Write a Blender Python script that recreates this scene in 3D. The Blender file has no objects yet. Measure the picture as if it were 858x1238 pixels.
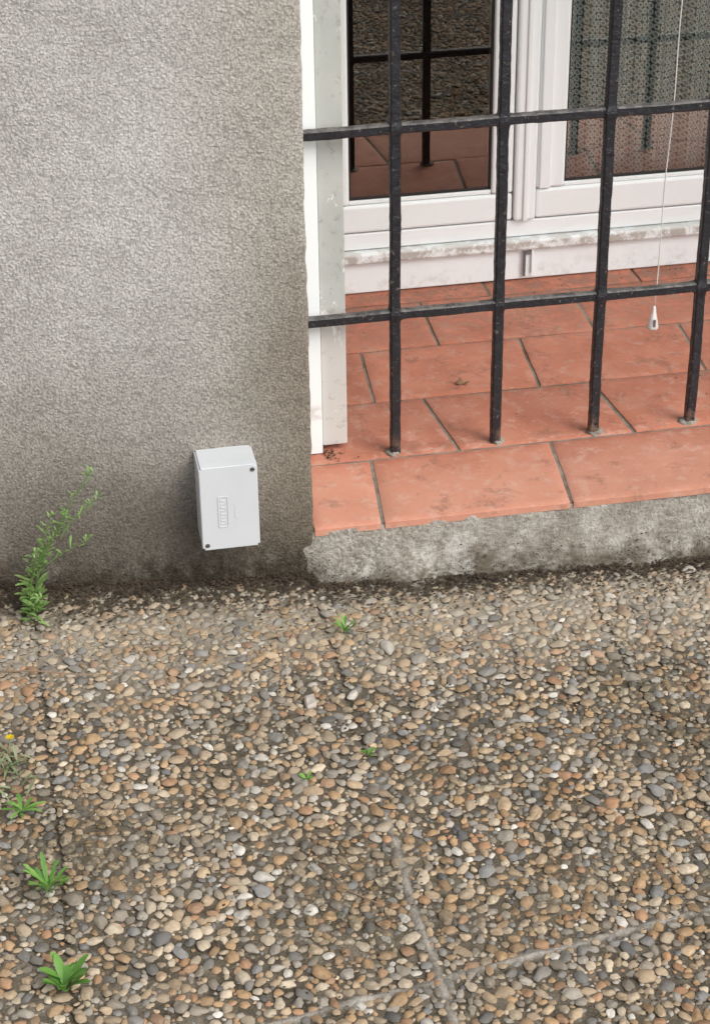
import bpy, bmesh, math, random
import numpy as np
from mathutils import Vector, Matrix, noise
random.seed(7); rng=np.random.default_rng(7)
S=bpy.context.scene
S.view_settings.view_transform='Standard'; S.view_settings.look='None'; S.view_settings.exposure=0
COL=S.collection

# ------------------------------------------------------------------ helpers
class N:
    def __init__(s,name):
        s.m=bpy.data.materials.new(name); s.m.use_nodes=True
        s.t=s.m.node_tree; s.t.nodes.clear()
        s.out=s.t.nodes.new('ShaderNodeOutputMaterial')
        s.co=s.t.nodes.new('ShaderNodeTexCoord')
    def n(s,typ,**kw):
        nd=s.t.nodes.new(typ)
        for k,v in kw.items(): setattr(nd,k,v)
        return nd
    def l(s,a,b): s.t.links.new(a,b)
    def obj(s): return s.co.outputs['Object']
    def noise(s,scale,detail=3,rough=.5,vec=None,dist=0):
        nd=s.n('ShaderNodeTexNoise'); nd.inputs['Scale'].default_value=scale
        nd.inputs['Detail'].default_value=detail; nd.inputs['Roughness'].default_value=rough
        nd.inputs['Distortion'].default_value=dist
        s.l(vec or s.obj(),nd.inputs['Vector']); return nd.outputs['Fac']
    def vor(s,scale,feature='F1',vec=None,out='Distance',rand=1):
        nd=s.n('ShaderNodeTexVoronoi',feature=feature); nd.inputs['Scale'].default_value=scale
        nd.inputs['Randomness'].default_value=rand
        s.l(vec or s.obj(),nd.inputs['Vector']); return nd.outputs[out]
    def ramp(s,fac,stops,interp='LINEAR'):
        nd=s.n('ShaderNodeValToRGB'); cr=nd.color_ramp; cr.interpolation=interp
        while len(cr.elements)<len(stops): cr.elements.new(.5)
        for e,(p,c) in zip(cr.elements,stops):
            e.position=p; e.color=(c[0],c[1],c[2],1) if not isinstance(c,(int,float)) else (c,c,c,1)
        s.l(fac,nd.inputs['Fac']); return nd.outputs['Color']
    def mix(s,fac,a,b,blend='MIX'):
        nd=s.n('ShaderNodeMix',data_type='RGBA',blend_type=blend)
        for sock,v in ((nd.inputs[0],fac),(nd.inputs[6],a),(nd.inputs[7],b)):
            if isinstance(v,bpy.types.NodeSocket): s.l(v,sock)
            elif isinstance(v,(int,float)): sock.default_value=v if sock==nd.inputs[0] else (v,v,v,1)
            else: sock.default_value=(v[0],v[1],v[2],1)
        return nd.outputs[2]
    def math(s,op,a,b=0,c=None,clamp=False):
        nd=s.n('ShaderNodeMath',operation=op,use_clamp=clamp)
        for i,v in enumerate((a,b) if c is None else (a,b,c)):
            if isinstance(v,bpy.types.NodeSocket): s.l(v,nd.inputs[i])
            else: nd.inputs[i].default_value=v
        return nd.outputs[0]
    def sep(s,vec=None):
        nd=s.n('ShaderNodeSeparateXYZ'); s.l(vec or s.obj(),nd.inputs[0]); return nd.outputs
    def mr(s,v,a,b,c=0,d=1,smooth=True):
        nd=s.n('ShaderNodeMapRange'); nd.interpolation_type='SMOOTHSTEP' if smooth else 'LINEAR'
        s.l(v,nd.inputs['Value'])
        for k,x in zip(('From Min','From Max','To Min','To Max'),(a,b,c,d)): nd.inputs[k].default_value=x
        return nd.outputs['Result']
    def bump(s,h,dist,strength=1,normal=None):
        nd=s.n('ShaderNodeBump'); nd.inputs['Distance'].default_value=dist; nd.inputs['Strength'].default_value=strength
        s.l(h,nd.inputs['Height'])
        if normal: s.l(normal,nd.inputs['Normal'])
        return nd.outputs['Normal']
    def bsdf(s,color,rough=.8,normal=None,spec=.3,**kw):
        b=s.n('ShaderNodeBsdfPrincipled')
        for sock,v in ((b.inputs['Base Color'],color),(b.inputs['Roughness'],rough)):
            if isinstance(v,bpy.types.NodeSocket): s.l(v,sock)
            elif isinstance(v,(int,float)): sock.default_value=v
            else: sock.default_value=(v[0],v[1],v[2],1)
        b.inputs['Specular IOR Level'].default_value=spec
        if normal: s.l(normal,b.inputs['Normal'])
        for k,v in kw.items(): b.inputs[k].default_value=v
        s.l(b.outputs[0],s.out.inputs[0]); return b

def mesh_obj(name,verts,faces,mat=None,parent=None,smooth=False):
    me=bpy.data.meshes.new(name); me.from_pydata([tuple(v) for v in verts],[],faces); me.update()
    o=bpy.data.objects.new(name,me); COL.objects.link(o)
    if mat: me.materials.append(mat)
    if parent: o.parent=parent
    if smooth: me.polygons.foreach_set('use_smooth',[True]*len(me.polygons))
    return o
def empty(name):
    e=bpy.data.objects.new(name,None); COL.objects.link(e); return e
def box(name,x0,x1,y0,y1,z0,z1,mat,parent=None,bev=0,seg=2):
    bm=bmesh.new(); bmesh.ops.create_cube(bm,size=1)
    for v in bm.verts:
        v.co=Vector((x0+(v.co.x+.5)*(x1-x0),y0+(v.co.y+.5)*(y1-y0),z0+(v.co.z+.5)*(z1-z0)))
    if bev: bmesh.ops.bevel(bm,geom=bm.edges[:],offset=bev,segments=seg,affect='EDGES',profile=.5)
    me=bpy.data.meshes.new(name); bm.to_mesh(me); bm.free()
    me.materials.append(mat)
    o=bpy.data.objects.new(name,me); COL.objects.link(o)
    if parent: o.parent=parent
    return o

def gz(x): return -.045*max(-1.6,min(1.6,x))
def mound(x,y):
    return math.exp(min(0,y)/.045)*max(0,.009-x*.035+.006*noise.noise(Vector((x*14,1,5))))*(1 if abs(x)<1.6 else 0)+ .0015*noise.noise(Vector((x*9,y*9,3)))

# ------------------------------------------------------------------ materials
def mat_stucco():
    m=N('roughcast_render'); x,y,z=m.sep()
    g1=m.noise(250,3,.75); g2=m.vor(185); g3=m.noise(75,2,.5)
    h=m.math('ADD',m.math('MULTIPLY',g1,1.25),m.math('MULTIPLY',g2,-.42))
    h=m.math('ADD',h,m.math('MULTIPLY',g3,.30))
    nz=m.bump(h,.0044,1)
    n2=m.noise(5,4,.6); n3=m.noise(1.7,2,.5); n4=m.noise(14,4,.7)
    base=m.ramp(n2,[(.3,(.52,.50,.462)),(.5,(.62,.60,.565)),(.72,(.71,.695,.66))])
    # grime: rises from the ground, and hangs along the window edge
    zz=m.math('ADD',z,m.math('MULTIPLY',m.math('SUBTRACT',n3,.5),.5))
    zz=m.math('ADD',zz,m.math('MULTIPLY',m.math('SUBTRACT',n4,.5),.16))
    low=m.mr(zz,.12,.68,1,0)
    col=m.mix(m.math('MULTIPLY',low,.76),base,(.27,.24,.195))
    xe=m.math('ADD',x,m.math('MULTIPLY',m.math('SUBTRACT',n2,.5),.22))
    edge=m.math('MULTIPLY',m.mr(xe,-.16,-.01,0,1),m.mr(z,.85,.45,0,1))
    col=m.mix(m.math('MULTIPLY',edge,.70),col,(.14,.115,.09))
    yel=m.math('MULTIPLY',m.mr(xe,-.26,-.02,0,1),.42)
    col=m.mix(yel,col,(.44,.38,.29))
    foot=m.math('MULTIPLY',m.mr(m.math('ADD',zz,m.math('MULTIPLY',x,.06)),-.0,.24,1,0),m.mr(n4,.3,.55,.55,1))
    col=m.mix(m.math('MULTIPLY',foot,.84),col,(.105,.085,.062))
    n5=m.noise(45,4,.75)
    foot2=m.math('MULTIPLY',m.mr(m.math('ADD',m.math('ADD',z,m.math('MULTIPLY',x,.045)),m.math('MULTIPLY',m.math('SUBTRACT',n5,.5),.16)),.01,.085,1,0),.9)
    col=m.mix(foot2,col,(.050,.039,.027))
    pit=m.mr(h,.36,.84,.60,1.12,False)
    col=m.mix(1,col,pit,'MULTIPLY')
    m.bsdf(col,.93,nz,.12); return m.m
def mat_cement():
    m=N('cement_lip'); n=m.noise(130,3,.75); n2=m.noise(16,5,.75); x,y,z=m.sep(); n3=m.noise(60,4,.8)
    c=m.ramp(n2,[(.3,(.24,.215,.18)),(.5,(.36,.33,.285)),(.68,(.47,.445,.395))])
    c=m.mix(m.math('MULTIPLY',m.mr(n3,.47,.62,0,1),.45),c,(.17,.148,.115))
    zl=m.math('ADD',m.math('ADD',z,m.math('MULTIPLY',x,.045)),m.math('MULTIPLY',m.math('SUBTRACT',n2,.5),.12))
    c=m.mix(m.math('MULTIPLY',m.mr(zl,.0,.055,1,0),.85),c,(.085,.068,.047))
    lime=m.math('MULTIPLY',m.mr(m.noise(6,3,.7),.58,.70,0,1),m.mr(n3,.45,.58,.1,1))
    c=m.mix(m.math('MULTIPLY',lime,.5),c,(.60,.58,.54))
    pit=m.mr(n,.3,.62,.62,1.08,False); c=m.mix(1,c,pit,'MULTIPLY')
    m.bsdf(c,.92,m.bump(n,.005,1),.12); return m.m
def mat_terracotta():
    m=N('terracotta_tile'); n=m.noise(9,4,.6); n3=m.noise(30,5,.75); n2=m.noise(120,2,.6)
    at=m.n('ShaderNodeAttribute',attribute_name='tcol').outputs['Fac']
    x,y,z=m.sep()
    c=m.ramp(n,[(.3,(.42,.152,.092)),(.5,(.50,.190,.120)),(.72,(.555,.245,.162))])
    c=m.mix(1,c,m.mr(at,0,1,.84,1.1,False),'MULTIPLY')
    front=m.mr(y,.26,.10,0,.34)
    c=m.mix(front,c,(.70,.39,.28))
    c=m.mix(m.math('MULTIPLY',m.mr(n3,.48,.68,0,1),.48),c,(.58,.40,.32))
    c=m.mix(m.math('MULTIPLY',m.mr(m.noise(14,5,.8),.53,.66,0,1),.46),c,(.20,.105,.072))
    back=m.math('MULTIPLY',m.mr(y,.55,.98,0,1),m.mr(n3,.40,.58,0,1))
    c=m.mix(m.math('MULTIPLY',back,.5),c,(.17,.10,.075))
    c=m.mix(m.mr(m.vor(42),.0,.06,.75,0),c,(.62,.52,.46))
    m.bsdf(c,m.mr(n3,.3,.7,.5,.78),m.bump(n2,.0007,1),.3); return m.m
def mat_mortar():
    m=N('mortar_joint'); n=m.noise(120,2,.6)
    m.bsdf(m.ramp(m.noise(12,4,.7),[(.3,(.12,.10,.08)),(.6,(.29,.26,.215)),(.8,(.38,.35,.30))]),.95,m.bump(n,.002,1),.1); return m.m
def mat_pvc(name='white_frame_plastic',dirt=.5):
    m=N(name); x,y,z=m.sep()
    n=m.noise(26,5,.75); n2=m.noise(4,3,.6)
    c=m.mix(m.math('MULTIPLY',m.mr(n2,.35,.75,0,1),.12),(.85,.89,.89),(.75,.76,.74))
    low=m.mr(z,.12,.17,.5,.03)
    c=m.mix(m.math('MULTIPLY',m.math('MULTIPLY',m.mr(n,.5,.68,0,1),low),dirt),c,(.30,.24,.17))
    band=m.math('MULTIPLY',m.mr(z,.172,.184,0,1),m.mr(z,.212,.198,0,1))
    c=m.mix(m.math('MULTIPLY',m.math('MULTIPLY',band,m.mr(n,.40,.56,0,1)),dirt*1.3),c,(.27,.22,.16))
    m.bsdf(c,.42,None,.4); return m.m
def mat_simple(name,col,rough=.5,var=.15,scale=20,bump=0,spec=.4,metal=0):
    m=N(name); n=m.noise(scale,4,.65)
    a=[max(0,c*(1-var)) for c in col]; b=[c*(1+var) for c in col]
    c=m.ramp(n,[(.3,a),(.7,b)])
    m.bsdf(c,rough,m.bump(m.noise(scale*6,2,.6),bump,1) if bump else None,spec,Metallic=metal); return m.m
def mat_greyboard():
    m=N('weathered_grey_paint'); x,y,z=m.sep()
    mp=m.n('ShaderNodeMapping'); mp.inputs['Scale'].default_value=(1,1,.35); m.l(m.obj(),mp.inputs[0])
    chips=m.noise(16,5,.7,mp.outputs[0],.6)
    c=m.ramp(m.noise(6,4,.6),[(.3,(.40,.415,.39)),(.7,(.50,.51,.48))])
    c=m.mix(m.mr(z,.42,.36,0,.7),c,(.60,.58,.55))  # warm reflected light painted into the lower part of the board
    c=m.mix(m.mr(chips,.60,.615,0,1,False),c,(.74,.74,.72))
    c=m.mix(m.math('MULTIPLY',m.mr(m.noise(50,4,.7),.55,.7),.4),c,(.19,.17,.14))
    m.bsdf(c,.6,m.bump(chips,.001,1),.3); return m.m
def mat_iron():
    m=N('black_painted_iron'); g=m.n('ShaderNodeNewGeometry')
    nz=m.sep(g.outputs['Normal'])[2]
    n=m.noise(60,4,.7); n2=m.noise(190,2,.6); x,y,z=m.sep()
    c=m.ramp(n,[(.3,(.009,.009,.012)),(.7,(.021,.021,.026))])
    dust=m.math('MULTIPLY',m.mr(nz,.3,.9,0,1),m.mr(m.noise(45,4,.7),.38,.62,.3,1))
    c=m.mix(m.math('MULTIPLY',dust,.75),c,(.19,.18,.165))
    chip=m.mr(m.noise(110,3,.7,dist=.5),.62,.67,0,1)
    c=m.mix(m.math('MULTIPLY',chip,.65),c,(.20,.165,.13))
    rust=m.math('MULTIPLY',m.mr(z,.105,.15,1,0),m.mr(n,.45,.6,0,1))
    c=m.mix(rust,c,(.16,.10,.07))
    m.bsdf(c,m.mr(n2,.3,.7,.34,.6),m.bump(m.math('ADD',n,m.math('MULTIPLY',n2,.5)),.0022,1),.45); return m.m
def mat_glass():
    m=N('window_glass')
    t=m.n('ShaderNodeBsdfTransparent'); t.inputs[0].default_value=(.88,.92,.91,1)
    g=m.n('ShaderNodeBsdfGlossy'); g.inputs['Roughness'].default_value=.0; g.inputs[0].default_value=(1,.96,.90,1)
    f=m.n('ShaderNodeFresnel'); f.inputs[0].default_value=1.5
    fac=m.math('ADD',m.math('MULTIPLY',f.outputs[0],2.2),.12,clamp=True)
    mx=m.n('ShaderNodeMixShader'); m.l(fac,mx.inputs[0]); m.l(t.outputs[0],mx.inputs[1]); m.l(g.outputs[0],mx.inputs[2])
    m.l(mx.outputs[0],m.out.inputs[0]); return m.m
def mat_curtain():
    m=N('lace_curtain'); uv=m.co.outputs['UV']
    d=m.vor(1,'F1',uv,rand=.15)
    ring=m.math('ABSOLUTE',m.math('SUBTRACT',d,.36))
    dots=m.math('MAXIMUM',m.mr(ring,.08,.17,1,0),m.mr(d,.08,.16,1,0))
    c=m.ramp(dots,[(0,(.17,.185,.175)),(1,(.84,.86,.82))])
    b=m.bsdf(c,.9,None,.1)
    t=m.n('ShaderNodeBsdfTransparent'); mx=m.n('ShaderNodeMixShader')
    m.l(m.mr(dots,0,.5,.35,0),mx.inputs[0]); m.l(b.outputs[0],mx.inputs[1]); m.l(t.outputs[0],mx.inputs[2])
    m.l(mx.outputs[0],m.out.inputs[0]); return m.m
PEB=[(0,(.375,.24,.125)),(.15,(.425,.315,.20)),(.29,(.49,.41,.30)),(.41,(.345,.195,.105)),(.475,(.25,.215,.17)),(.58,(.32,.29,.245)),
     (.69,(.40,.315,.215)),(.82,(.175,.168,.155)),(.885,(.215,.215,.21)),(.925,(.105,.105,.105)),(.957,(.57,.54,.48))]
def mat_pebble():
    m=N('river_pebble')
    def A(n): return m.n('ShaderNodeAttribute',attribute_type='INSTANCER',attribute_name=n).outputs['Fac']
    a,b,d,k=A('prand'),A('pbri'),A('pdust'),A('pmoss')
    c=m.ramp(a,PEB,'CONSTANT')
    c=m.mix(1,c,m.mr(b,0,1,.62,1.28,False),'MULTIPLY')
    g=m.n('ShaderNodeNewGeometry'); geo=g.outputs['Position']; nz=m.sep(g.outputs['Normal'])[2]
    n=m.noise(130,3,.7,geo)
    c=m.mix(m.math('MULTIPLY',m.mr(n,.35,.65),.4),c,m.mix(1,c,(.55,.5,.45),'MULTIPLY'))
    c=m.mix(m.math('MULTIPLY',d,m.mr(n,.3,.62,.5,1)),c,(.41,.36,.285))
    c=m.mix(m.math('MULTIPLY',k,m.mr(n,.4,.6,.35,1)),c,(.080,.070,.042))
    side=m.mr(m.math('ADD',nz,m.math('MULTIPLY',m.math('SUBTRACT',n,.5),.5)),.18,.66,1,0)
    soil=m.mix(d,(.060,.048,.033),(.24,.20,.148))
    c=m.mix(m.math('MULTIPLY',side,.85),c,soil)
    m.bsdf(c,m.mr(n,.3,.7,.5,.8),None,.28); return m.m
def mat_matrix():
    m=N('paving_matrix'); x,y,z=m.sep()
    n=m.noise(7,4,.65); n2=m.noise(170,2,.7); n3=m.noise(26,4,.7)
    c=m.ramp(n3,[(.3,(.040,.032,.022)),(.5,(.088,.073,.052)),(.72,(.21,.18,.138))])
    yy=m.math('ADD',y,m.math('MULTIPLY',m.math('SUBTRACT',n,.5),.35))
    near=m.mr(yy,-.42,-.14,.08,1)
    c=m.mix(near,c,m.ramp(n3,[(.3,(.20,.165,.12)),(.7,(.43,.385,.31))]))
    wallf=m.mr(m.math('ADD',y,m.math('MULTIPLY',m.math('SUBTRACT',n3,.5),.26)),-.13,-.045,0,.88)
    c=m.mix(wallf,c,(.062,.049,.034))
    att=m.n('ShaderNodeAttribute',attribute_name='joint').outputs['Fac']
    c=m.mix(m.math('MULTIPLY',att,.9),c,m.ramp(n3,[(.35,(.17,.15,.125)),(.6,(.42,.39,.345))]))
    c=m.mix(m.math('MULTIPLY',m.mr(m.noise(13,4,.75),.54,.66),.55),c,(.05,.043,.024))
    sp=m.mr(m.vor(330),.1,.3,.9,0)
    c=m.mix(m.math('MULTIPLY',sp,.5),c,(.40,.34,.26))
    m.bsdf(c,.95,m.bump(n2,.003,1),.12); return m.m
def mat_ground_far():
    m=N('far_gravel_paving')
    vd=m.vor(60); vc=m.vor(60,out='Color')
    sx=m.sep(vc)[0]
    c=m.ramp(sx,PEB,'CONSTANT')
    c=m.mix(m.mr(vd,.35,.6),c,(.08,.065,.045))
    m.bsdf(c,.8,m.bump(m.mr(vd,0,.6,1,0),.006,1),.25); return m.m
def mat_leaf(name,a,b):
    m=N(name); at=m.n('ShaderNodeAttribute',attribute_name='lrand').outputs['Fac']
    c=m.mix(at,a,b); bs=m.bsdf(c,.5,None,.35)
    tr=m.n('ShaderNodeBsdfTranslucent'); m.l(c,tr.inputs[0])
    mx=m.n('ShaderNodeMixShader'); mx.inputs[0].default_value=.3
    m.l(bs.outputs[0],mx.inputs[1]); m.l(tr.outputs[0],mx.inputs[2]); m.l(mx.outputs[0],m.out.inputs[0]); return m.m

M_st=mat_stucco(); M_ce=mat_cement(); M_tc=mat_terracotta(); M_mo=mat_mortar(); M_pvc=mat_pvc(); M_rail=mat_pvc('white_rail_paint',.25)
M_gb=mat_greyboard(); M_ir=mat_iron(); M_gl=mat_glass(); M_cu=mat_curtain(); M_pb=mat_pebble(); M_mx=mat_matrix(); M_gf=mat_ground_far()
M_room=mat_simple('dimmed_room_plaster',(.06,.052,.045),.9)  # indoor dimness is put into the colour, far darker than beige walls
M_gasket=mat_simple('black_gasket',(.02,.02,.02),.6)
M_box=mat_simple('light_grey_plastic',(.57,.59,.605),.38,.03,8,0,.45)
M_screw=mat_simple('screw_metal',(.25,.25,.25),.4,.2,60,0,.5,.8)
M_lit=mat_simple('dead_leaf_crumbs',(.045,.031,.019),.9,.6,50)
M_white=mat_simple('white_cord_plastic',(.75,.74,.71),.5,.08)

# ------------------------------------------------------------------ house wall
house=empty('house_wall')
def pier(name,xs,ys_depth,zmin,zmax,mirror=False,x0=0):
    prof=[]
    for x in xs: prof.append((x,0,0,-1))
    r=.007
    for i in range(5):
        a=math.pi/2*i/4
        prof.append((-r+r*math.sin(a),r-r*math.cos(a),math.sin(a),-math.cos(a)))
    for y in ys_depth: prof.append((0,y,1,0))
    zs=[zmin]+[i*.010 for i in range(-8,125)]+[1.4+i*.2 for i in range(0,40) if 1.4+i*.2<zmax]+[zmax]
    V=[];F=[]
    for z in zs:
        for (px,py,nx,ny) in prof:
            v=Vector((px,py,z)); 
            d=.0026*noise.noise(v*9)+.0014*noise.noise(v*31+Vector((5,0,0)))+.0008*noise.noise(v*90)
            if px>-.03 and py<.03: d+=-.0022*max(0,noise.noise(Vector((1.3,7,z*28))))-.0014*abs(noise.noise(Vector((3,2,z*75))))
            if ny<-.5: d+=.010*math.exp(-max(0,z-gz(px)-.005)/.018)*(1+.8*noise.noise(Vector((px*12,2,2))))*min(1,max(0,-px/.02+.2))
            V.append((px+nx*d,py+ny*d,z))
    w=len(prof)
    for j in range(len(zs)-1):
        for i in range(w-1):
            F.append((j*w+i,j*w+i+1,(j+1)*w+i+1,(j+1)*w+i))
    if mirror:
        V=[(x0-x,y,z) for x,y,z in V]; F=[f[::-1] for f in F]
    return mesh_obj(name,V,F,M_st,house,True)
xs=[-9,-6,-4,-3,-2,-1.6]+[-1.4+i*.05 for i in range(14)]+[-.7+i*.012 for i in range(58)]
yd=[.02+i*.02 for i in range(14)]+[.35,.5,.7,.9,1.2]
pier('facade_left',xs,yd,-.6,3.2)
pier('facade_right',xs[:20]+[-.5,-.3,-.1,-.02],yd,-.6,3.2,True,2.2)
box('lintel',-.0,2.2,.002,1.25,2.25,3.2,M_st,house,.004)
# cement-faced wall under the window opening: a rough lip that flares out over the paving
xs2=[-.03+i*.010 for i in range(226)]; xs2=[x for x in xs2 if x<2.23]
zs2=[-.5]+[-.12+i*.006 for i in range(36)]
zs2=[z for z in zs2 if z<.0945]+[.0955]
V=[];F=[]
for z in zs2:
    for x in xs2:
        p=Vector((x,0,z)); d=.0028*noise.noise(p*14)+.0020*noise.noise(p*42)+.0014*noise.noise(p*110)
        hz=max(0,z-gz(x)); lean=.016*(1-min(1,hz/.12))
        fl=lean+.034*math.exp(-hz/.022)*(1+.9*noise.noise(Vector((x*9,3,3))))
        if z<gz(x): fl=.045+.025*noise.noise(Vector((x*9,3,3)))
        fl*=min(1,max(0,(x+.03)/.06))
        if z==zs2[-1]: d+=.0012*noise.noise(Vector((x*60,4,4)))
        V.append((x,.0035-d-fl,z+(.0015*noise.noise(Vector((x*22,0,9))) if z==zs2[-1] else 0)))
w=len(xs2)
for j in range(len(zs2)-1):
    for i in range(w-1): F.append((j*w+i,j*w+i+1,(j+1)*w+i+1,(j+1)*w+i))
top=len(V)
for i in range(w): V.append((xs2[i],.03,zs2[-1]-.001))
for i in range(w-1): F.append((top-w+i,top-w+i+1,top+i+1,top+i))
mesh_obj('wall_under_window',V,F,M_ce,house,True)

# ------------------------------------------------------------------ tiled sill / threshold
SZ=.1023
sill=empty('tiled_window_sill')
box('mortar_bed',.0,2.2,.006,1.02,.03,SZ-.0028,M_mo,sill)
rows=[(.0,.232,[.127,.482,.838,1.19,1.545,1.9],.024),(.238,.462,[-.03,.325,.678,1.03,1.385,1.74,2.09],-.022),
      (.468,.692,[.204,.549,.905,1.26,1.61,1.96],.016),(.698,.915,[.04,.39,.737,1.09,1.445,1.8],.006),(.921,1.02,[.2,.56,.91,1.27,1.63,1.98],0)]
nt_=0
for ri,(y0,y1,js,skew) in enumerate(rows):
    js=([-.35]+js+[2.55]) if js[0]>0 else js+[2.55]
    for a,b in zip(js[:-1],js[1:]):
        a=max(a,-.002); b=min(b,2.2)
        if b-a<.03: continue
        g=.0035
        sa=skew if a>0 else 0; sb=skew if b<2.2 else 0
        bt=bmesh.new()
        wx,wy=b-a,y1-y0
        us=[0,.002/wx]+[i/ max(2,int(wx/.02)) for i in range(1,max(2,int(wx/.02)))]+[1-.002/wx,1]
        vs=[0,.002/wy]+[i/ max(2,int(wy/.02)) for i in range(1,max(2,int(wy/.02)))]+[1-.002/wy,1]
        dz=random.uniform(-.0008,.0008); tx=random.uniform(-.003,.003)
        grid=[]
        for j,v in enumerate(vs):
            row=[]
            for i,u in enumerate(us):
                x=(a+g+sa*v)*(1-u)+(b-g+sb*v)*u; y=y0+wy*v
                x+=.0010*noise.noise(Vector((x*25,y*25,ri))); y+=.0014*noise.noise(Vector((x*25,y*25,ri+9)))+.0006*noise.noise(Vector((x*80,y*80,ri+9)))
                z=SZ+dz+tx*(u-.5)+.0005*noise.noise(Vector((x*12,y*12,4)))
                if i in(0,len(us)-1) or j in (0,len(vs)-1): z-=.0011+.0006*noise.noise(Vector((x*70,y*70,4)))
                row.append(bt.verts.new((x,y,z)))
            grid.append(row)
        for j in range(len(vs)-1):
            for i in range(len(us)-1): bt.faces.new((grid[j][i],grid[j][i+1],grid[j+1][i+1],grid[j+1][i])).smooth=True
        loop=grid[0]+[r[-1] for r in grid[1:]]+grid[-1][-2::-1]+[r[0] for r in grid[-2:0:-1]]
        up=[bt.verts.new(v.co) for v in loop]; low=[bt.verts.new((v.co.x,v.co.y,SZ-.014)) for v in loop]
        for k in range(len(loop)):
            k2=(k+1)%len(loop); bt.faces.new((low[k],low[k2],up[k2],up[k]))
        me=bpy.data.meshes.new('tile'); bt.to_mesh(me); bt.free()
        at=me.attributes.new('tcol','FLOAT','POINT'); at.data.foreach_set('value',[random.random()]*len(me.vertices))
        me.materials.append(M_tc)
        tl=bpy.data.objects.new('tile_%d'%nt_,me); nt_+=1; COL.objects.link(tl); tl.parent=sill

# ------------------------------------------------------------------ shutter rail and board at the reveal
rail=empty('shutter_guide_rail')
box('white_rail_face',.001,.0655,.276,.300,SZ+.001,2.249,M_rail,rail,.0015)
box('grey_board',.0675,.1155,.286,.322,SZ+.012,2.249,M_gb,rail,.002)

# ------------------------------------------------------------------ window (two sashes)
win=empty('window')
Y=.987
def bx(n,x0,x1,z0,z1,y0,y1,mat=M_pvc,bev=.003): return box(n,x0,x1,y0,y1,z0,z1,mat,win,bev)
ZT=2.249
bx('frame_bottom',.001,2.199,SZ+.003,.178,Y-.002,Y+.07)
bx('frame_ledge',.001,2.199,.180,.205,Y-.016,Y+.07,bev=.005)
bx('frame_upstand',.001,2.199,.207,.246,Y+.004,Y+.07)
bx('frame_left_jamb',.001,.17,.248,ZT,Y+.012,Y+.07)
bx('sash_left_stile',.172,.2555,.3135,ZT,Y,Y+.055,bev=.006)
bx('sash_left_rail',.172,.6235,.249,.312,Y,Y+.055,bev=.006)
bx('sash_left_meeting_stile',.575,.6235,.3135,ZT,Y,Y+.055,bev=.006)
bx('cover_strip',.6255,.675,.249,ZT,Y-.008,Y+.05,bev=.006)
bx('cover_strip_inner',.6445,.6565,.249,ZT,Y-.013,Y-.006,bev=.003)
bx('sash_right_stile',.677,.742,.319,ZT,Y,Y+.055,bev=.006)
bx('sash_right_step',.682,.708,.32,ZT,Y-.006,Y+.002,bev=.003)
bx('sash_right_rail',.677,2.1,.249,.3175,Y,Y+.055,bev=.006)
bx('sash_right_end_stile',2.03,2.1,.3195,ZT,Y,Y+.055,bev=.006)
bx('frame_right_jamb',2.102,2.199,.248,ZT,Y+.012,Y+.07)
for (a,b,z0,z1,n) in ((.2555,.575,.3125,ZT,'left'),(.742,2.03,.3175,ZT,'right')):
    bx('bead_bottom_'+n,a,b,z0+.0008,z0+.010,Y+.006,Y+.016,bev=.002)
    bx('gasket_bottom_'+n,a,b,z0+.0105,z0+.0145,Y+.010,Y+.018,M_gasket,0)
    bx('gasket_l_'+n,a+.0004,a+.0045,z0+.015,z1,Y+.010,Y+.018,M_gasket,0)
    bx('gasket_r_'+n,b-.0045,b-.0004,z0+.015,z1,Y+.010,Y+.018,M_gasket,0)
    mesh_obj('glass_'+n,[(a,Y+.014,z0),(b,Y+.014,z0),(b,Y+.014,z1),(a,Y+.014,z1)],[(0,1,2,3)],M_gl,win)
bx('latch_plate',.648,.676,.112,.165,Y-.006,Y-.003,bev=.001)
bx('latch_hook_a',.650,.655,.116,.176,Y-.013,Y-.0065,M_screw,.001)
bx('latch_hook_b',.668,.673,.122,.182,Y-.013,Y-.0065,M_pvc,.001)
bx('latch_bridge',.6555,.6675,.170,.175,Y-.013,Y-.0065,M_screw,.001)

room=empty('room_interior')
R=[(-1,1.27,-.1),(3.2,1.27,-.1),(3.2,5,-.1),(-1,5,-.1),(-1,1.27,2.6),(3.2,1.27,2.6),(3.2,5,2.6),(-1,5,2.6)]
mesh_obj('room_shell',R,[(0,1,2,3),(7,6,5,4),(3,2,6,7),(0,3,7,4),(2,1,5,6)],M_room,room)
box('room_front_left',-1,-.005,1.262,1.268,-.1,2.6,M_room,room); box('room_front_right',2.205,3.2,1.262,1.268,-.1,2.6,M_room,room)
box('room_step',.0,2.2,1.06,1.27,.03,.098,M_room,room)
mesh_obj('head_soffit',[(0,1.0,2.251),(2.2,1.0,2.251),(2.2,1.3,2.251),(0,1.3,2.251)],[(0,1,2,3)],M_room,room)

# curtain
V=[];F=[];nu=260;nv=30
for j in range(nv+1):
    z=.14+(2.2-.14)*j/nv
    for i in range(nu+1):
        t=i/nu; x=.68+1.42*t
        y=1.10+.024*math.sin(t*2*math.pi*14+.9*math.sin(t*23))+.009*math.sin(t*2*math.pi*37+z)
        V.append((x,y,z)); 
for j in range(nv):
    for i in range(nu):
        a=j*(nu+1)+i; F.append((a,a+1,a+nu+2,a+nu+1))
cur=mesh_obj('lace_curtain',V,F,M_cu,None,True)
uvl=cur.data.uv_layers.new(name='UVMap')
for lp in cur.data.loops:
    i=lp.vertex_index%(nu+1); j=lp.vertex_index//(nu+1)
    uvl.data[lp.index].uv=(i/nu*2.1/.015,j/nv*2.06/.015)

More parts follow.
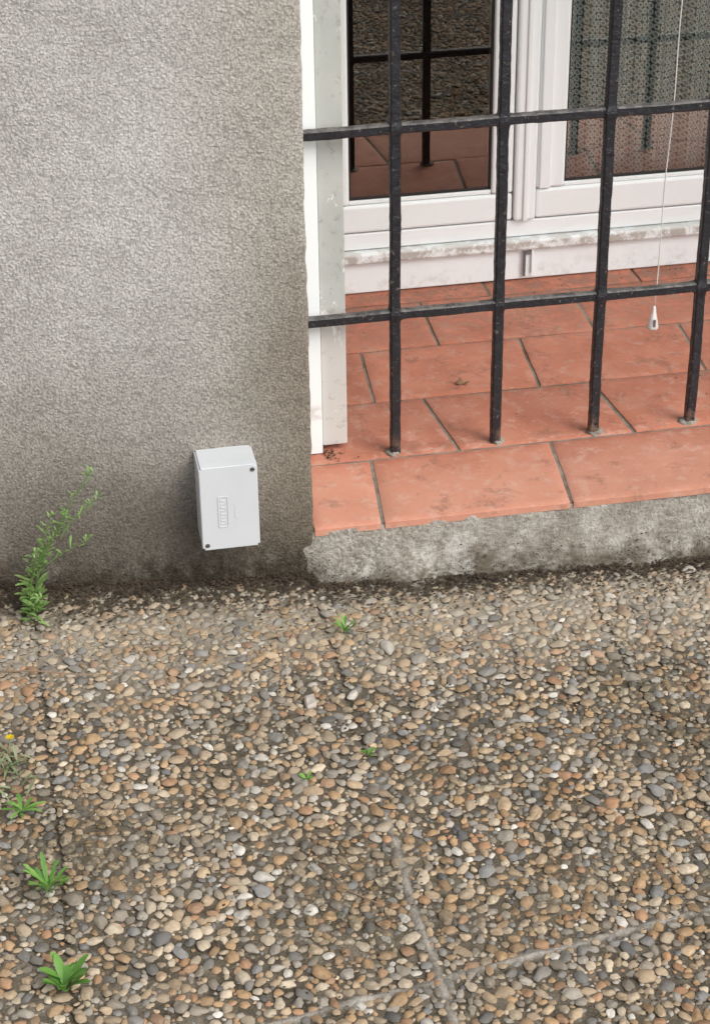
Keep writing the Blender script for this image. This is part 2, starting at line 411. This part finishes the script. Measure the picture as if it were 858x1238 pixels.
# ------------------------------------------------------------------ window grille
grille=empty('window_grille')
YG=.2552
def wobblebar(name,axis,c0,c1,lo,hi,nodes,hw,mat):
    n=int((hi-lo)/.007); V=[];F=[]
    ring=[(-1,-.72),(-.72,-1),(.72,-1),(1,-.72),(1,.72),(.72,1),(-.72,1),(-1,.72)]
    for k in range(n+1):
        t=lo+(hi-lo)*k/n
        s=hw*(1+.07*noise.noise(Vector((t*30,c0*9,c1*7)))+.06*noise.noise(Vector((t*90,c0*9,c1*7)))+sum(.30*math.exp(-((t-q)/.010)**2) for q in nodes))
        o1=.0014*noise.noise(Vector((t*6,c0*5,1)));o2=.0014*noise.noise(Vector((t*6,c0*5,8)))
        for (p,q) in ring:
            if axis=='z': V.append((c0+p*s+o1,c1+q*s+o2,t))
            else: V.append((t,c0+p*s+o1,c1+q*s+o2))
    for k in range(n):
        for i in range(8):
            a=k*8+i; b2=k*8+(i+1)%8
            F.append((a,b2,b2+8,a+8))
    F.append(tuple(range(7,-1,-1))); F.append(tuple(n*8+i for i in range(8)))
    o=mesh_obj(name,V,F,mat,grille,False); 
    bm=bmesh.new(); bm.from_mesh(o.data); bmesh.ops.recalc_face_normals(bm,faces=bm.faces); bm.to_mesh(o.data); bm.free()
    return o
HZ=[.393,.753,1.113,1.473,1.833]; BX=[.2030+.1975*i for i in range(10)]
for i,x in enumerate(BX): wobblebar('bar_%d'%i,'z',x,YG,SZ-.002,2.249,HZ,.0094,M_ir)
for i,z in enumerate(HZ): wobblebar('crossbar_%d'%i,'x',YG+.0004,z,.0,2.2,BX,.0090,M_ir)
for i,x in enumerate(BX):
    bm=bmesh.new(); bmesh.ops.create_icosphere(bm,subdivisions=3,radius=1)
    sx=random.uniform(.013,.022)
    off=random.choice((-1,1))*.004
    for v in bm.verts:
        d=1+.45*noise.noise(v.co*2+Vector((i*3,0,0)))
        v.co=Vector((x+v.co.x*sx*d+off,YG+v.co.y*.016*d,SZ+v.co.z*.006*d))
    me=bpy.data.meshes.new('foot'); 
    for f in bm.faces:f.smooth=True
    bm.to_mesh(me); bm.free(); me.materials.append(M_ce if i in(1,3) else M_mo)
    o=bpy.data.objects.new('foot_mortar_%d'%i,me); COL.objects.link(o); o.parent=grille

# ------------------------------------------------------------------ pull cord
cord=empty('blind_pull_cord')
def tube(name,pts,rad,mat,parent,seg=8):
    V=[];F=[]
    for k,p in enumerate(pts):
        p=Vector(p); t=(Vector(pts[min(k+1,len(pts)-1)])-Vector(pts[max(k-1,0)])).normalized()
        a=(Vector((1,0,0)) if abs(t.x)<.9 else Vector((0,0,1))); a=(a-t*a.dot(t)).normalized(); c=t.cross(a)
        r=rad[k] if isinstance(rad,(list,tuple)) else rad
        for i in range(seg):
            an=2*math.pi*i/seg; V.append(p+a*r*math.cos(an)+c*r*math.sin(an))
    for k in range(len(pts)-1):
        for i in range(seg):
            F.append((k*seg+i,k*seg+(i+1)%seg,(k+1)*seg+(i+1)%seg,(k+1)*seg+i))
    F.append(tuple(range(seg-1,-1,-1))); F.append(tuple((len(pts)-1)*seg+i for i in range(seg)))
    return mesh_obj(name,V,F,mat,parent,True)
cp=[(.777+.022*(k/20)**1.1+.0015*math.sin(k*.9),.45,.262+(2.2-.262)*k/40) for k in range(41)]
tube('cord',cp,.0013,M_white,cord,6)
tube('pull_tassel',[(.777,.45,.266),(.777,.45,.261),(.777,.45,.252),(.7765,.45,.236),(.776,.45,.220),(.776,.45,.216)],[.002,.004,.005,.0088,.0135,.011],M_white,cord,6)
box('tassel_slot',.7735,.7785,.4385,.4405,.224,.240,M_screw,cord)

# ------------------------------------------------------------------ junction box
jb=empty('electrical_junction_box')
X0,X1,Z0,Z1=-.2095,-.1075,.1265,.2915
def rbox(name,x0,x1,y0,y1,z0,z1,rc,be,mat,taper=0):
    bm=bmesh.new(); bmesh.ops.create_cube(bm,size=1)
    for v in bm.verts:
        k=taper if v.co.y<0 else 0
        v.co=Vector(((x0+x1)/2+v.co.x*(x1-x0-2*k),y0+(v.co.y+.5)*(y1-y0),(z0+z1)/2+v.co.z*(z1-z0-2*k)))
    es=[e for e in bm.edges if abs(e.verts[0].co.y-e.verts[1].co.y)>1e-4]
    bmesh.ops.bevel(bm,geom=es,offset=rc,segments=5,affect='EDGES')
    es=[e for e in bm.edges if e.verts[0].co.y<y0+1e-5 and e.verts[1].co.y<y0+1e-5]
    bmesh.ops.bevel(bm,geom=es,offset=be,segments=3,affect='EDGES')
    me=bpy.data.meshes.new(name)
    bm.to_mesh(me); bm.free(); me.materials.append(mat)
    o=bpy.data.objects.new(name,me); COL.objects.link(o); o.parent=jb
    return o
rbox('box_body',X0+.0006,X1-.0006,-.050,.004,Z0+.0006,Z1-.0006,.0035,.0004,M_box)
rbox('seam',X0+.0014,X1-.0014,-.0508,-.050,Z0+.0014,Z1-.0014,.003,.0002,M_gasket)
rbox('box_lid',X0,X1,-.071,-.0508,Z0,Z1,.004,.0012,M_box,.0003)
for (sx,sz,n) in ((X1-.009,Z1-.011,'a'),(X0+.009,Z0+.010,'b')):
    bm=bmesh.new(); bmesh.ops.create_cone(bm,cap_ends=True,segments=20,radius1=.0042,radius2=.0042,depth=.0012)
    me=bpy.data.meshes.new('s'); bmesh.ops.rotate(bm,verts=bm.verts,matrix=Matrix.Rotation(math.pi/2,3,'X')); bmesh.ops.translate(bm,verts=bm.verts,vec=(sx,-.0712,sz))
    bm.to_mesh(me); bm.free(); me.materials.append(M_screw); o=bpy.data.objects.new('screw_'+n,me); COL.objects.link(o); o.parent=jb
    box('screw_slot_'+n,sx-.0035,sx+.0035,-.0722,-.0716,sz-.0007,sz+.0007,M_gasket,jb)
def cart(cx,cz,w,h,t):
    P=[]
    for k in range(24):
        a=2*math.pi*k/24
        P.append((cx+ (w/2-.003)*(1 if math.cos(a)>0 else -1)+.003*math.cos(a), cz+(h/2-.003)*(1 if math.sin(a)>0 else -1)+.003*math.sin(a)))
    V=[];F=[]
    for s,y in ((1,-.0709),(1,-.0720),(.0,-.0720),(.0,-.0709)):
        for (x,z) in P:
            dx=x-cx;dz=z-cz
            if s==0: dx-=t*np.sign(dx); dz-=t*np.sign(dz)
            V.append((cx+dx,y,cz+dz))
    for q in range(3):
        for k in range(24): F.append((q*24+k,q*24+(k+1)%24,(q+1)*24+(k+1)%24,(q+1)*24+k))
    return mesh_obj('embossed_cartouche',V,F,M_box,jb)
cart(-.170,.202,.018,.062,.0014)
for k in range(8):
    z=.177+k*.0066
    box('emboss_%d'%k,-.1745,-.1655,-.0719,-.0709,z,z+.0014,M_box,jb)
    box('emboss_v%d'%k,-.1745 if k%2 else -.1669,-.1731 if k%2 else -.1655,-.0719,-.0709,z+.0015,z+.004,M_box,jb)
for k in range(5):
    z=.188+k*.006
    box('emboss_small_%d'%k,-.150,-.1445,-.0716,-.0709,z,z+.0010,M_box,jb); box('emboss_small_v%d'%k,-.150,-.1490,-.0716,-.0709,z+.0011,z+.0037,M_box,jb)

step=box('terracotta_doorstep',-1.5,-.5665,-.022,.2,-.05,.135,M_tc,None,.004)

# ------------------------------------------------------------------ ground
xsg=[-60,-30,-12,-6,-3,-1.6,0,1.6,3,6,12,30,60]; ysg=[-80,-40,-15,-8,-5,-3,-2,-1,0,.5]
V=[(x,y,gz(x)-.012) for y in ysg for x in xsg]; w=len(xsg)
F=[(j*w+i,j*w+i+1,(j+1)*w+i+1,(j+1)*w+i) for j in range(len(ysg)-1) for i in range(w-1)]
mesh_obj('ground',V,F,M_gf)

PX0,PX1,PY0,PY1=-1.15,1.3,-2.3,.02
JX=[-1.01,-.512,-.012,.484,.98]
def jdist(x,y):
    "distance to the nearest slab joint, how pale its mortar is, how open it is"
    best=9;pale=0;wid=1
    wv=.005*noise.noise(Vector((x*3,y*5,0)))+.002*noise.noise(Vector((x*20,y*20,2)))
    for q in JX:
        d=abs(x+wv-q)
        if d<best:
            best=d; pale=max(.08,min(1,(-y-.45)/.3)) if q==-.012 else .08
            wid=.45 if q>.4 else 1.0
    for (c,x0,x1,p,wd) in ((-1.058,-.62,9,1.0,1.0),(-.425,-.012,9,.12,.25),(-1.70,-9,9,.6,.8)):
        if x0<x<x1:
            d=abs(y+wv-(c+.2*x))
            if d<best: best=d; pale=p; wid=wd
    return best,pale,wid
st=.0058
nx=int((PX1-PX0)/st); ny=int((PY1-PY0)/st)
V=[];jv=[]
for j in range(ny+1):
    y=PY0+(PY1-PY0)*j/ny
    for i in range(nx+1):
        x=PX0+(PX1-PX0)*i/nx
        d,p,wd=jdist(x,y)
        br=.75+.8*noise.noise(Vector((x*22,y*22,6)))
        k=max(0,1-d/.0085)*(wd if p<.5 else min(1,max(.05,br)))
        z=gz(x)+mound(x,y)+.0018*noise.noise(Vector((x*40,y*40,0)))+.0012*noise.noise(Vector((x*95,y*95,0)))+.0015*noise.noise(Vector((x*12,y*12,50)))
        z+=min(1,k*1.6)*(.0035*p-.006*(1-p))
        V.append((x,y,z)); jv.append(min(1,k*1.8)*p)
w=nx+1
F=[(j*w+i,j*w+i+1,(j+1)*w+i+1,(j+1)*w+i) for j in range(ny) for i in range(nx)]
pav=mesh_obj('pebble_paving',V,F,M_mx,None,True)
at=pav.data.attributes.new('joint','FLOAT','POINT'); at.data.foreach_set('value',jv)

cell=.014; gridd={}
pts=[]
def try_add(x,y,r,ov):
    cx_,cy_=int(x/cell+1000),int(y/cell+1000)
    for a in range(cx_-2,cx_+3):
        for b_ in range(cy_-2,cy_+3):
            for (qx,qy,qr) in gridd.get((a,b_),()):
                if (qx-x)**2+(qy-y)**2<((qr+r)*ov)**2: return False
    gridd.setdefault((cx_,cy_),[]).append((x,y,r)); return True
area=(PX1-PX0)*(PY1-PY0)
for (n,r0,r1,ov) in ((700,.0102,.0134,.97),(6500,.0080,.0104,.93),(20000,.0062,.0080,.90),(42000,.0044,.0062,.88),(50000,.0026,.0042,.88)):
    for _ in range(int(n*area/5.0)):
        x=random.uniform(PX0+.01,PX1-.01); y=random.uniform(PY0+.01,-.004); r=random.uniform(r0,r1)
        d,p,wd=jdist(x,y)
        if d<(r*.6+.0014)*wd: continue
        bury=math.exp(y/.05)
        if random.random()<bury*1.3+.2*max(0,noise.noise(Vector((x*6,y*6,91)))+.1): continue
        if try_add(x,y,r,ov): pts.append((x,y,r))
Np=len(pts)
rot=[];scl=[];pr=[];pb=[];pd=[];pm=[];co=[];idx=[]
for (x,y,r) in pts:
    nl=noise.noise(Vector((x*3.2,y*3.2,11))); nm=noise.noise(Vector((x*5,y*5,31))); nk=noise.noise(Vector((x*2.2,y*2.2,51)))
    e=random.uniform(1.0,1.42); fl=random.uniform(.44,.68)
    scl.append((r*e*1.04,r/e**.55*1.04,r*fl))
    rot.append((random.uniform(-.16,.16),random.uniform(-.16,.16),random.uniform(0,6.283)))
    bury=math.exp(y/.09)
    z=gz(x)+mound(x,y)+r*fl*(random.uniform(-.06,.36)-.5*bury)
    co.append((x,y,z)); idx.append(random.randrange(8))
    pr.append(random.random()); pb.append(min(1,max(0,random.gauss(.5,.25)+.2*nl)))
    t=min(1,max(0,(y+.46+.25*nl-(.0 if x>-.01 else .05))/.3)); t=t*t*(3-2*t)
    dust=.14+.2*nk+.46*t+ .2*max(0,bury)
    pd.append(max(.03,min(.92,dust*random.uniform(.5,1.35))))
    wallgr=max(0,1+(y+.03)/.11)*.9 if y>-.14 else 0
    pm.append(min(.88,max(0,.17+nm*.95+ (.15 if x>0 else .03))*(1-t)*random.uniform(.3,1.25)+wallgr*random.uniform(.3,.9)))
pm_mesh=bpy.data.meshes.new('pebble_points'); pm_mesh.vertices.add(Np)
pm_mesh.vertices.foreach_set('co',np.array(co,dtype=np.float32).ravel())
for nm,ty,data,key in (('prot','FLOAT_VECTOR',rot,'vector'),('pscl','FLOAT_VECTOR',scl,'vector'),('prand','FLOAT',pr,'value'),('pbri','FLOAT',pb,'value'),('pdust','FLOAT',pd,'value'),('pmoss','FLOAT',pm,'value'),('pidx','INT',idx,'value')):
    a=pm_mesh.attributes.new(nm,ty,'POINT'); a.data.foreach_set(key,np.array(data,dtype=np.int32 if ty=='INT' else np.float32).ravel())
pob=bpy.data.objects.new('pebbles',pm_mesh); COL.objects.link(pob); pob.parent=pav
src=bpy.data.collections.new('pebble_shapes')
for k in range(8):
    bm=bmesh.new(); bmesh.ops.create_icosphere(bm,subdivisions=3,radius=1)
    for v in bm.verts:
        p=v.co.copy(); v.co=p*(1+.32*noise.noise(p*1.1+Vector((k*7,0,0)))+.12*noise.noise(p*2.6+Vector((0,k*5,0))))
        v.co.x=math.copysign(abs(v.co.x)**.9,v.co.x); v.co.z=math.copysign(abs(v.co.z)**1.1,v.co.z)
    for f in bm.faces:f.smooth=True
    me=bpy.data.meshes.new('pebble_shape'); bm.to_mesh(me); bm.free(); me.materials.append(M_pb)
    o=bpy.data.objects.new('pebble_shape_%d'%k,me); src.objects.link(o)
ng=bpy.data.node_groups.new('scatter_pebbles','GeometryNodeTree')
ng.interface.new_socket('Geometry',in_out='INPUT',socket_type='NodeSocketGeometry'); ng.interface.new_socket('Geometry',in_out='OUTPUT',socket_type='NodeSocketGeometry')
gi=ng.nodes.new('NodeGroupInput'); go=ng.nodes.new('NodeGroupOutput'); ip=ng.nodes.new('GeometryNodeInstanceOnPoints')
ci=ng.nodes.new('GeometryNodeCollectionInfo'); ci.inputs['Collection'].default_value=src; ci.inputs['Separate Children'].default_value=True; ci.inputs['Reset Children'].default_value=True
def na(name,ty):
    n_=ng.nodes.new('GeometryNodeInputNamedAttribute'); n_.data_type=ty; n_.inputs['Name'].default_value=name; return n_.outputs['Attribute']
ng.links.new(gi.outputs[0],ip.inputs['Points']); ng.links.new(ci.outputs[0],ip.inputs['Instance']); ip.inputs['Pick Instance'].default_value=True
ng.links.new(na('pidx','INT'),ip.inputs['Instance Index'])
er=ng.nodes.new('FunctionNodeEulerToRotation'); ng.links.new(na('prot','FLOAT_VECTOR'),er.inputs[0]); ng.links.new(er.outputs[0],ip.inputs['Rotation'])
ng.links.new(na('pscl','FLOAT_VECTOR'),ip.inputs['Scale']); ng.links.new(ip.outputs[0],go.inputs[0])
md=pob.modifiers.new('scatter','NODES'); md.node_group=ng

# ------------------------------------------------------------------ litter
V=[];F=[]
def crumb(x,y,z,s,flat=.4):
    k=len(V); a=random.uniform(0,6.28); n=5
    for i in range(n):
        t=a+i*2*math.pi/n; rr=s*random.uniform(.5,1.2)
        V.append((x+math.cos(t)*rr,y+math.sin(t)*rr*.7,z+random.uniform(0,s*flat)))
    V.append((x,y,z+s*random.uniform(.3,.9)*flat*2))
    for i in range(n): F.append((k+i,k+(i+1)%n,k+n))
for _ in range(13000):
    x=random.uniform(-1.1,1.3); off=(.012 if x<0 else .045); dy=random.expovariate(1/.028)
    if noise.noise(Vector((x*6,1,1)))+.5<random.uniform(-.3,.7): continue
    y=-off+.010-dy
    crumb(x,y,gz(x)+mound(x,y)+random.uniform(.002,.007),random.uniform(.0012,.0050))
for _ in range(2600):
    x=random.uniform(-.6,1.0); h=random.expovariate(1/.014)
    if h>.06 or noise.noise(Vector((x*7,1,4)))+.35<random.uniform(-.2,.6): continue
    if x<0: y=-.003-.010*math.exp(-h/.018)
    else: y=.001-.016*(1-min(1,h/.12))-.034*math.exp(-h/.022)*min(1,(x+.03)/.06)
    crumb(x,y-.0015,gz(x)+h,random.uniform(.001,.0028),.8)
for _ in range(9000):
    x=random.uniform(-1.1,1.2);y=random.uniform(-2,-.1)
    if noise.noise(Vector((x*4,y*4,77)))<random.uniform(-.1,.5): continue
    crumb(x,y,gz(x)+.004,random.uniform(.0012,.0038),.6)
for _ in range(1500):
    q=random.choice(JX[1:4]); y=random.uniform(-1.9,-.1); x=q+random.gauss(0,.007)
    if q==-.012 and y<-.6: continue
    crumb(x,y,gz(x)+.002,random.uniform(.001,.003))
for _ in range(170):
    x=random.uniform(.05,1.5);y=random.choice((random.uniform(.93,.985),random.uniform(.3,.98),.44,.967))
    crumb(x,y,SZ+.001,random.uniform(.001,.003))
for _ in range(60):
    x=.066+abs(random.gauss(0,.02)); y=.27+random.gauss(0,.015); crumb(x,y,SZ+.001,random.uniform(.001,.004))
mesh_obj('dead_leaf_litter',V,F,M_lit)
V=[];F=[]
for _ in range(5): crumb(.392+random.gauss(0,.007),.50+random.gauss(0,.005),SZ+.002,.008,1.1)
mesh_obj('dry_leaf',V,F,mat_simple('dry_leaf_brown',(.22,.13,.075),.8,.4,60))

# ------------------------------------------------------------------ weeds
LG=mat_leaf('weed_leaf',(.10,.25,.045),(.22,.42,.09)); LT=mat_leaf('tall_weed_leaf',(.17,.31,.085),(.33,.47,.17)); LY=mat_leaf('yellow_petal',(.7,.5,.02),(.8,.6,.03))
LP=mat_leaf('pale_weed_leaf',(.20,.25,.13),(.34,.38,.22))
def leaf(V,F,base,dirv,length,width,up=.3,droop=.5,lob=0,n=7):
    d=Vector(dirv).normalized(); side=d.cross(Vector((0,0,1)))
    side=side.normalized() if side.length>.01 else Vector((1,0,0))
    k=len(V); p=Vector(base)
    for i in range(n+1):
        t=i/n; wd=width*math.sin(math.pi*min(1,(t*.85+.08)))**.8*(.45+.75*t if t<.75 else 1.0)
        if lob and i%2: wd*=1-lob
        q=p+d*length*t+Vector((0,0,1))*length*(up*t-droop*t*t)
        V.append(q+side*wd/2+Vector((0,0,.12*wd))); V.append(q); V.append(q-side*wd/2+Vector((0,0,.12*wd)))
    for i in range(n):
        a=k+i*3; F.append((a,a+1,a+4,a+3)); F.append((a+1,a+2,a+5,a+4))
def finish(name,V,F,mat):
    o=mesh_obj(name,V,F,mat,None,True)
    at=o.data.attributes.new('lrand','FLOAT','FACE')
    vals=[];r_=random.random()
    for i in range(len(F)):
        if i%14==0: r_=random.random()
        vals.append(r_)
    at.data.foreach_set('value',vals); return o
def rosette(name,x,y,n,L,W,up,mat=LG,lob=0):
    V=[];F=[]; z=gz(x)+.005
    for i in range(n):
        a=i*2.4+random.uniform(-.2,.2); l=L*random.uniform(.65,1.1)
        leaf(V,F,(x+random.gauss(0,.002),y+random.gauss(0,.002),z+i*.0008),(math.cos(a),math.sin(a),0),l,W*random.uniform(.8,1.15),up+random.uniform(0,.5),.45,lob)
    return finish(name,V,F,mat)
rosette('rosette_weed',-.520,-1.005,20,.035,.0135,1.1)
rosette('rosette_weed.001',-.529,-.80,20,.032,.0085,1.1,lob=.3)
rosette('rosette_weed.002',-.560,-.612,10,.034,.009,.5,lob=.3)
rosette('weed_sprout',-.118,-.593,4,.012,.008,.7)
rosette('weed_sprout.001',-.010,-.544,5,.012,.009,.7)
rosette('weed_sprout.002',.019,-.195,11,.021,.006,1.3)
V=[];F=[]
for i in range(46):
    a=random.uniform(0,6.28); x=-.574+random.gauss(0,.018); y=-.52+random.gauss(0,.035)
    leaf(V,F,(x,y,gz(x)+.008),(math.cos(a),math.sin(a),0),random.uniform(.015,.040),.006,random.uniform(.3,1.6),.4,n=5)
finish('pale_weed',V,F,LP)
fl=empty('yellow_flower')
tube('stem',[(-.572,-.49,gz(-.572)),(-.572,-.485,.05),(-.567,-.478,.075)],.0009,LP,fl,5)
V=[];F=[]
for i in range(9):
    a=i*.7; leaf(V,F,(-.567,-.478,.075),(math.cos(a),math.sin(a)-.3,0),.0075,.005,.5,.2,n=3)
o=finish('petals',V,F,LY); o.parent=fl
tall=empty('tall_weed')
V=[];F=[]
def stem(p0,p1,bend,n=16): 
    p0=Vector(p0);p1=Vector(p1); return [p0.lerp(p1,k/n)+Vector(bend)*math.sin(math.pi*k/n) for k in range(n+1)]
zb=gz(-.51)
main=stem((-.514,-.058,zb),(-.392,-.075,.308),(-.026,-.01,.0),22)
second=stem((-.512,-.06,zb),(-.438,-.09,.235),(-.030,0,-.01),18)
stems=[main,second,stem((-.515,-.055,zb),(-.482,-.07,.165),(-.012,0,0),12),stem((-.51,-.062,zb),(-.495,-.11,.09),(-.008,0,0),8),
       stem(main[13],(-.385,-.085,.265),(.004,0,.0),7),stem(main[10],(-.465,-.08,.235),(-.004,0,.0),7),stem(main[8],(-.41,-.08,.180),(.0,0,.004),6),stem(second[9],(-.50,-.09,.17),(-.004,0,.0),6)]
for si,sp in enumerate(stems):
    nn=len(sp)-1
    tube('stem_%d'%si,sp,[(.0019 if si<4 else .0010)*(1-.6*k/nn) for k in range(nn+1)],LT,tall,5)
    for k in range(1,nn+1):
        for _ in range(3):
            a=random.uniform(0,6.28); L=random.uniform(.010,.020)*(1.1-.35*k/nn)*(1.5 if sp[k].z<.10 else 1)
            p=sp[k]+Vector((random.gauss(0,.001),0,random.gauss(0,.004)))
            leaf(V,F,p,(math.cos(a),math.sin(a)*.7,0),L,L*.33,random.uniform(.5,1.3),.3,n=4)
    for _ in range(6):
        p=sp[-1]+Vector((random.gauss(0,.003),random.gauss(0,.003),random.gauss(0,.003))); a=random.uniform(0,6.28)
        leaf(V,F,p,(math.cos(a),math.sin(a),0),.007,.004,1.2,.2,n=3)
for i in range(24):
    a=random.uniform(0,6.28); leaf(V,F,(-.513+random.gauss(0,.007),-.070+random.gauss(0,.012),zb+random.uniform(.005,.035)),(math.cos(a),math.sin(a),0),random.uniform(.016,.030),.008,random.uniform(.3,1.3),.5,n=5)
o=finish('leaves',V,F,LT); o.parent=tall

tw=mat_simple('dry_twig',(.24,.17,.115),.85,.3)
tube('twig',[(-.62,-.235,gz(-.6)+.014),(-.52,-.25,gz(-.52)+.016),(-.45,-.268,gz(-.45)+.014),(-.405,-.272,gz(-.4)+.013)],[.0019,.0016,.0014,.0006],tw,None,6)
tube('twig.001',[(-.06,-.905,gz(0)+.012),(-.11,-.86,gz(0)+.015),(-.135,-.80,.020)],.0012,tw,None,6)
tube('twig.002',[(-.30,-.60,.026),(-.26,-.63,.026),(-.25,-.68,.024)],.001,tw,None,6)
o=box('mortar_shard',-.085,-.068,-.405,-.372,.004,.013,mat_simple('pale_shard',(.50,.45,.39),.9,.2),None,.003)
bm=bmesh.new(); bm.from_mesh(o.data); bmesh.ops.subdivide_edges(bm,edges=bm.edges,cuts=2)
for v in bm.verts: v.co+=noise.noise_vector(v.co*70)*.003
bm.to_mesh(o.data); bm.free()

# ------------------------------------------------------------------ camera
yaw,pit,rol,f=0.1835,0.5340,-0.0134,2422.0
fw=Vector((math.sin(yaw)*math.cos(pit),math.cos(yaw)*math.cos(pit),-math.sin(pit)))
r0=Vector((math.cos(yaw),-math.sin(yaw),0)); u0=r0.cross(fw)
r=r0*math.cos(rol)+u0*math.sin(rol); u=-r0*math.sin(rol)+u0*math.cos(rol)
cam=bpy.data.cameras.new('camera'); co_=bpy.data.objects.new('camera',cam); COL.objects.link(co_)
Mx=Matrix((r,u,-fw)).transposed().to_4x4(); Mx.translation=Vector((-0.4924,-3.0587,1.9699)); co_.matrix_world=Mx
cam.sensor_fit='VERTICAL'; cam.sensor_height=24; cam.lens=24*f/1238; cam.clip_start=.05; cam.clip_end=500
S.camera=co_

# ------------------------------------------------------------------ light
W=bpy.data.worlds.new('World'); S.world=W; W.use_nodes=True; nt=W.node_tree
bg=nt.nodes['Background']; sky=nt.nodes.new('ShaderNodeTexSky'); sky.sky_type='NISHITA'; sky.sun_disc=False
sky.sun_elevation=math.radians(46); sky.sun_rotation=math.radians(140); sky.dust_density=3; sky.air_density=1
hs=nt.nodes.new('ShaderNodeHueSaturation'); hs.inputs['Saturation'].default_value=.35
nt.links.new(sky.outputs[0],hs.inputs['Color']); nt.links.new(hs.outputs[0],bg.inputs['Color']); bg.inputs['Strength'].default_value=.225
sl=bpy.data.lights.new('sun','SUN'); sl.energy=1.6; sl.angle=math.radians(38); sl.color=(1,.965,.91)
so=bpy.data.objects.new('sun',sl); COL.objects.link(so)
az=math.radians(140); el=math.radians(46)
sd=Vector((math.sin(az)*math.cos(el),math.cos(az)*math.cos(el),math.sin(el)))
so.rotation_euler=sd.to_track_quat('Z','Y').to_euler()
print('PEBBLES',Np)
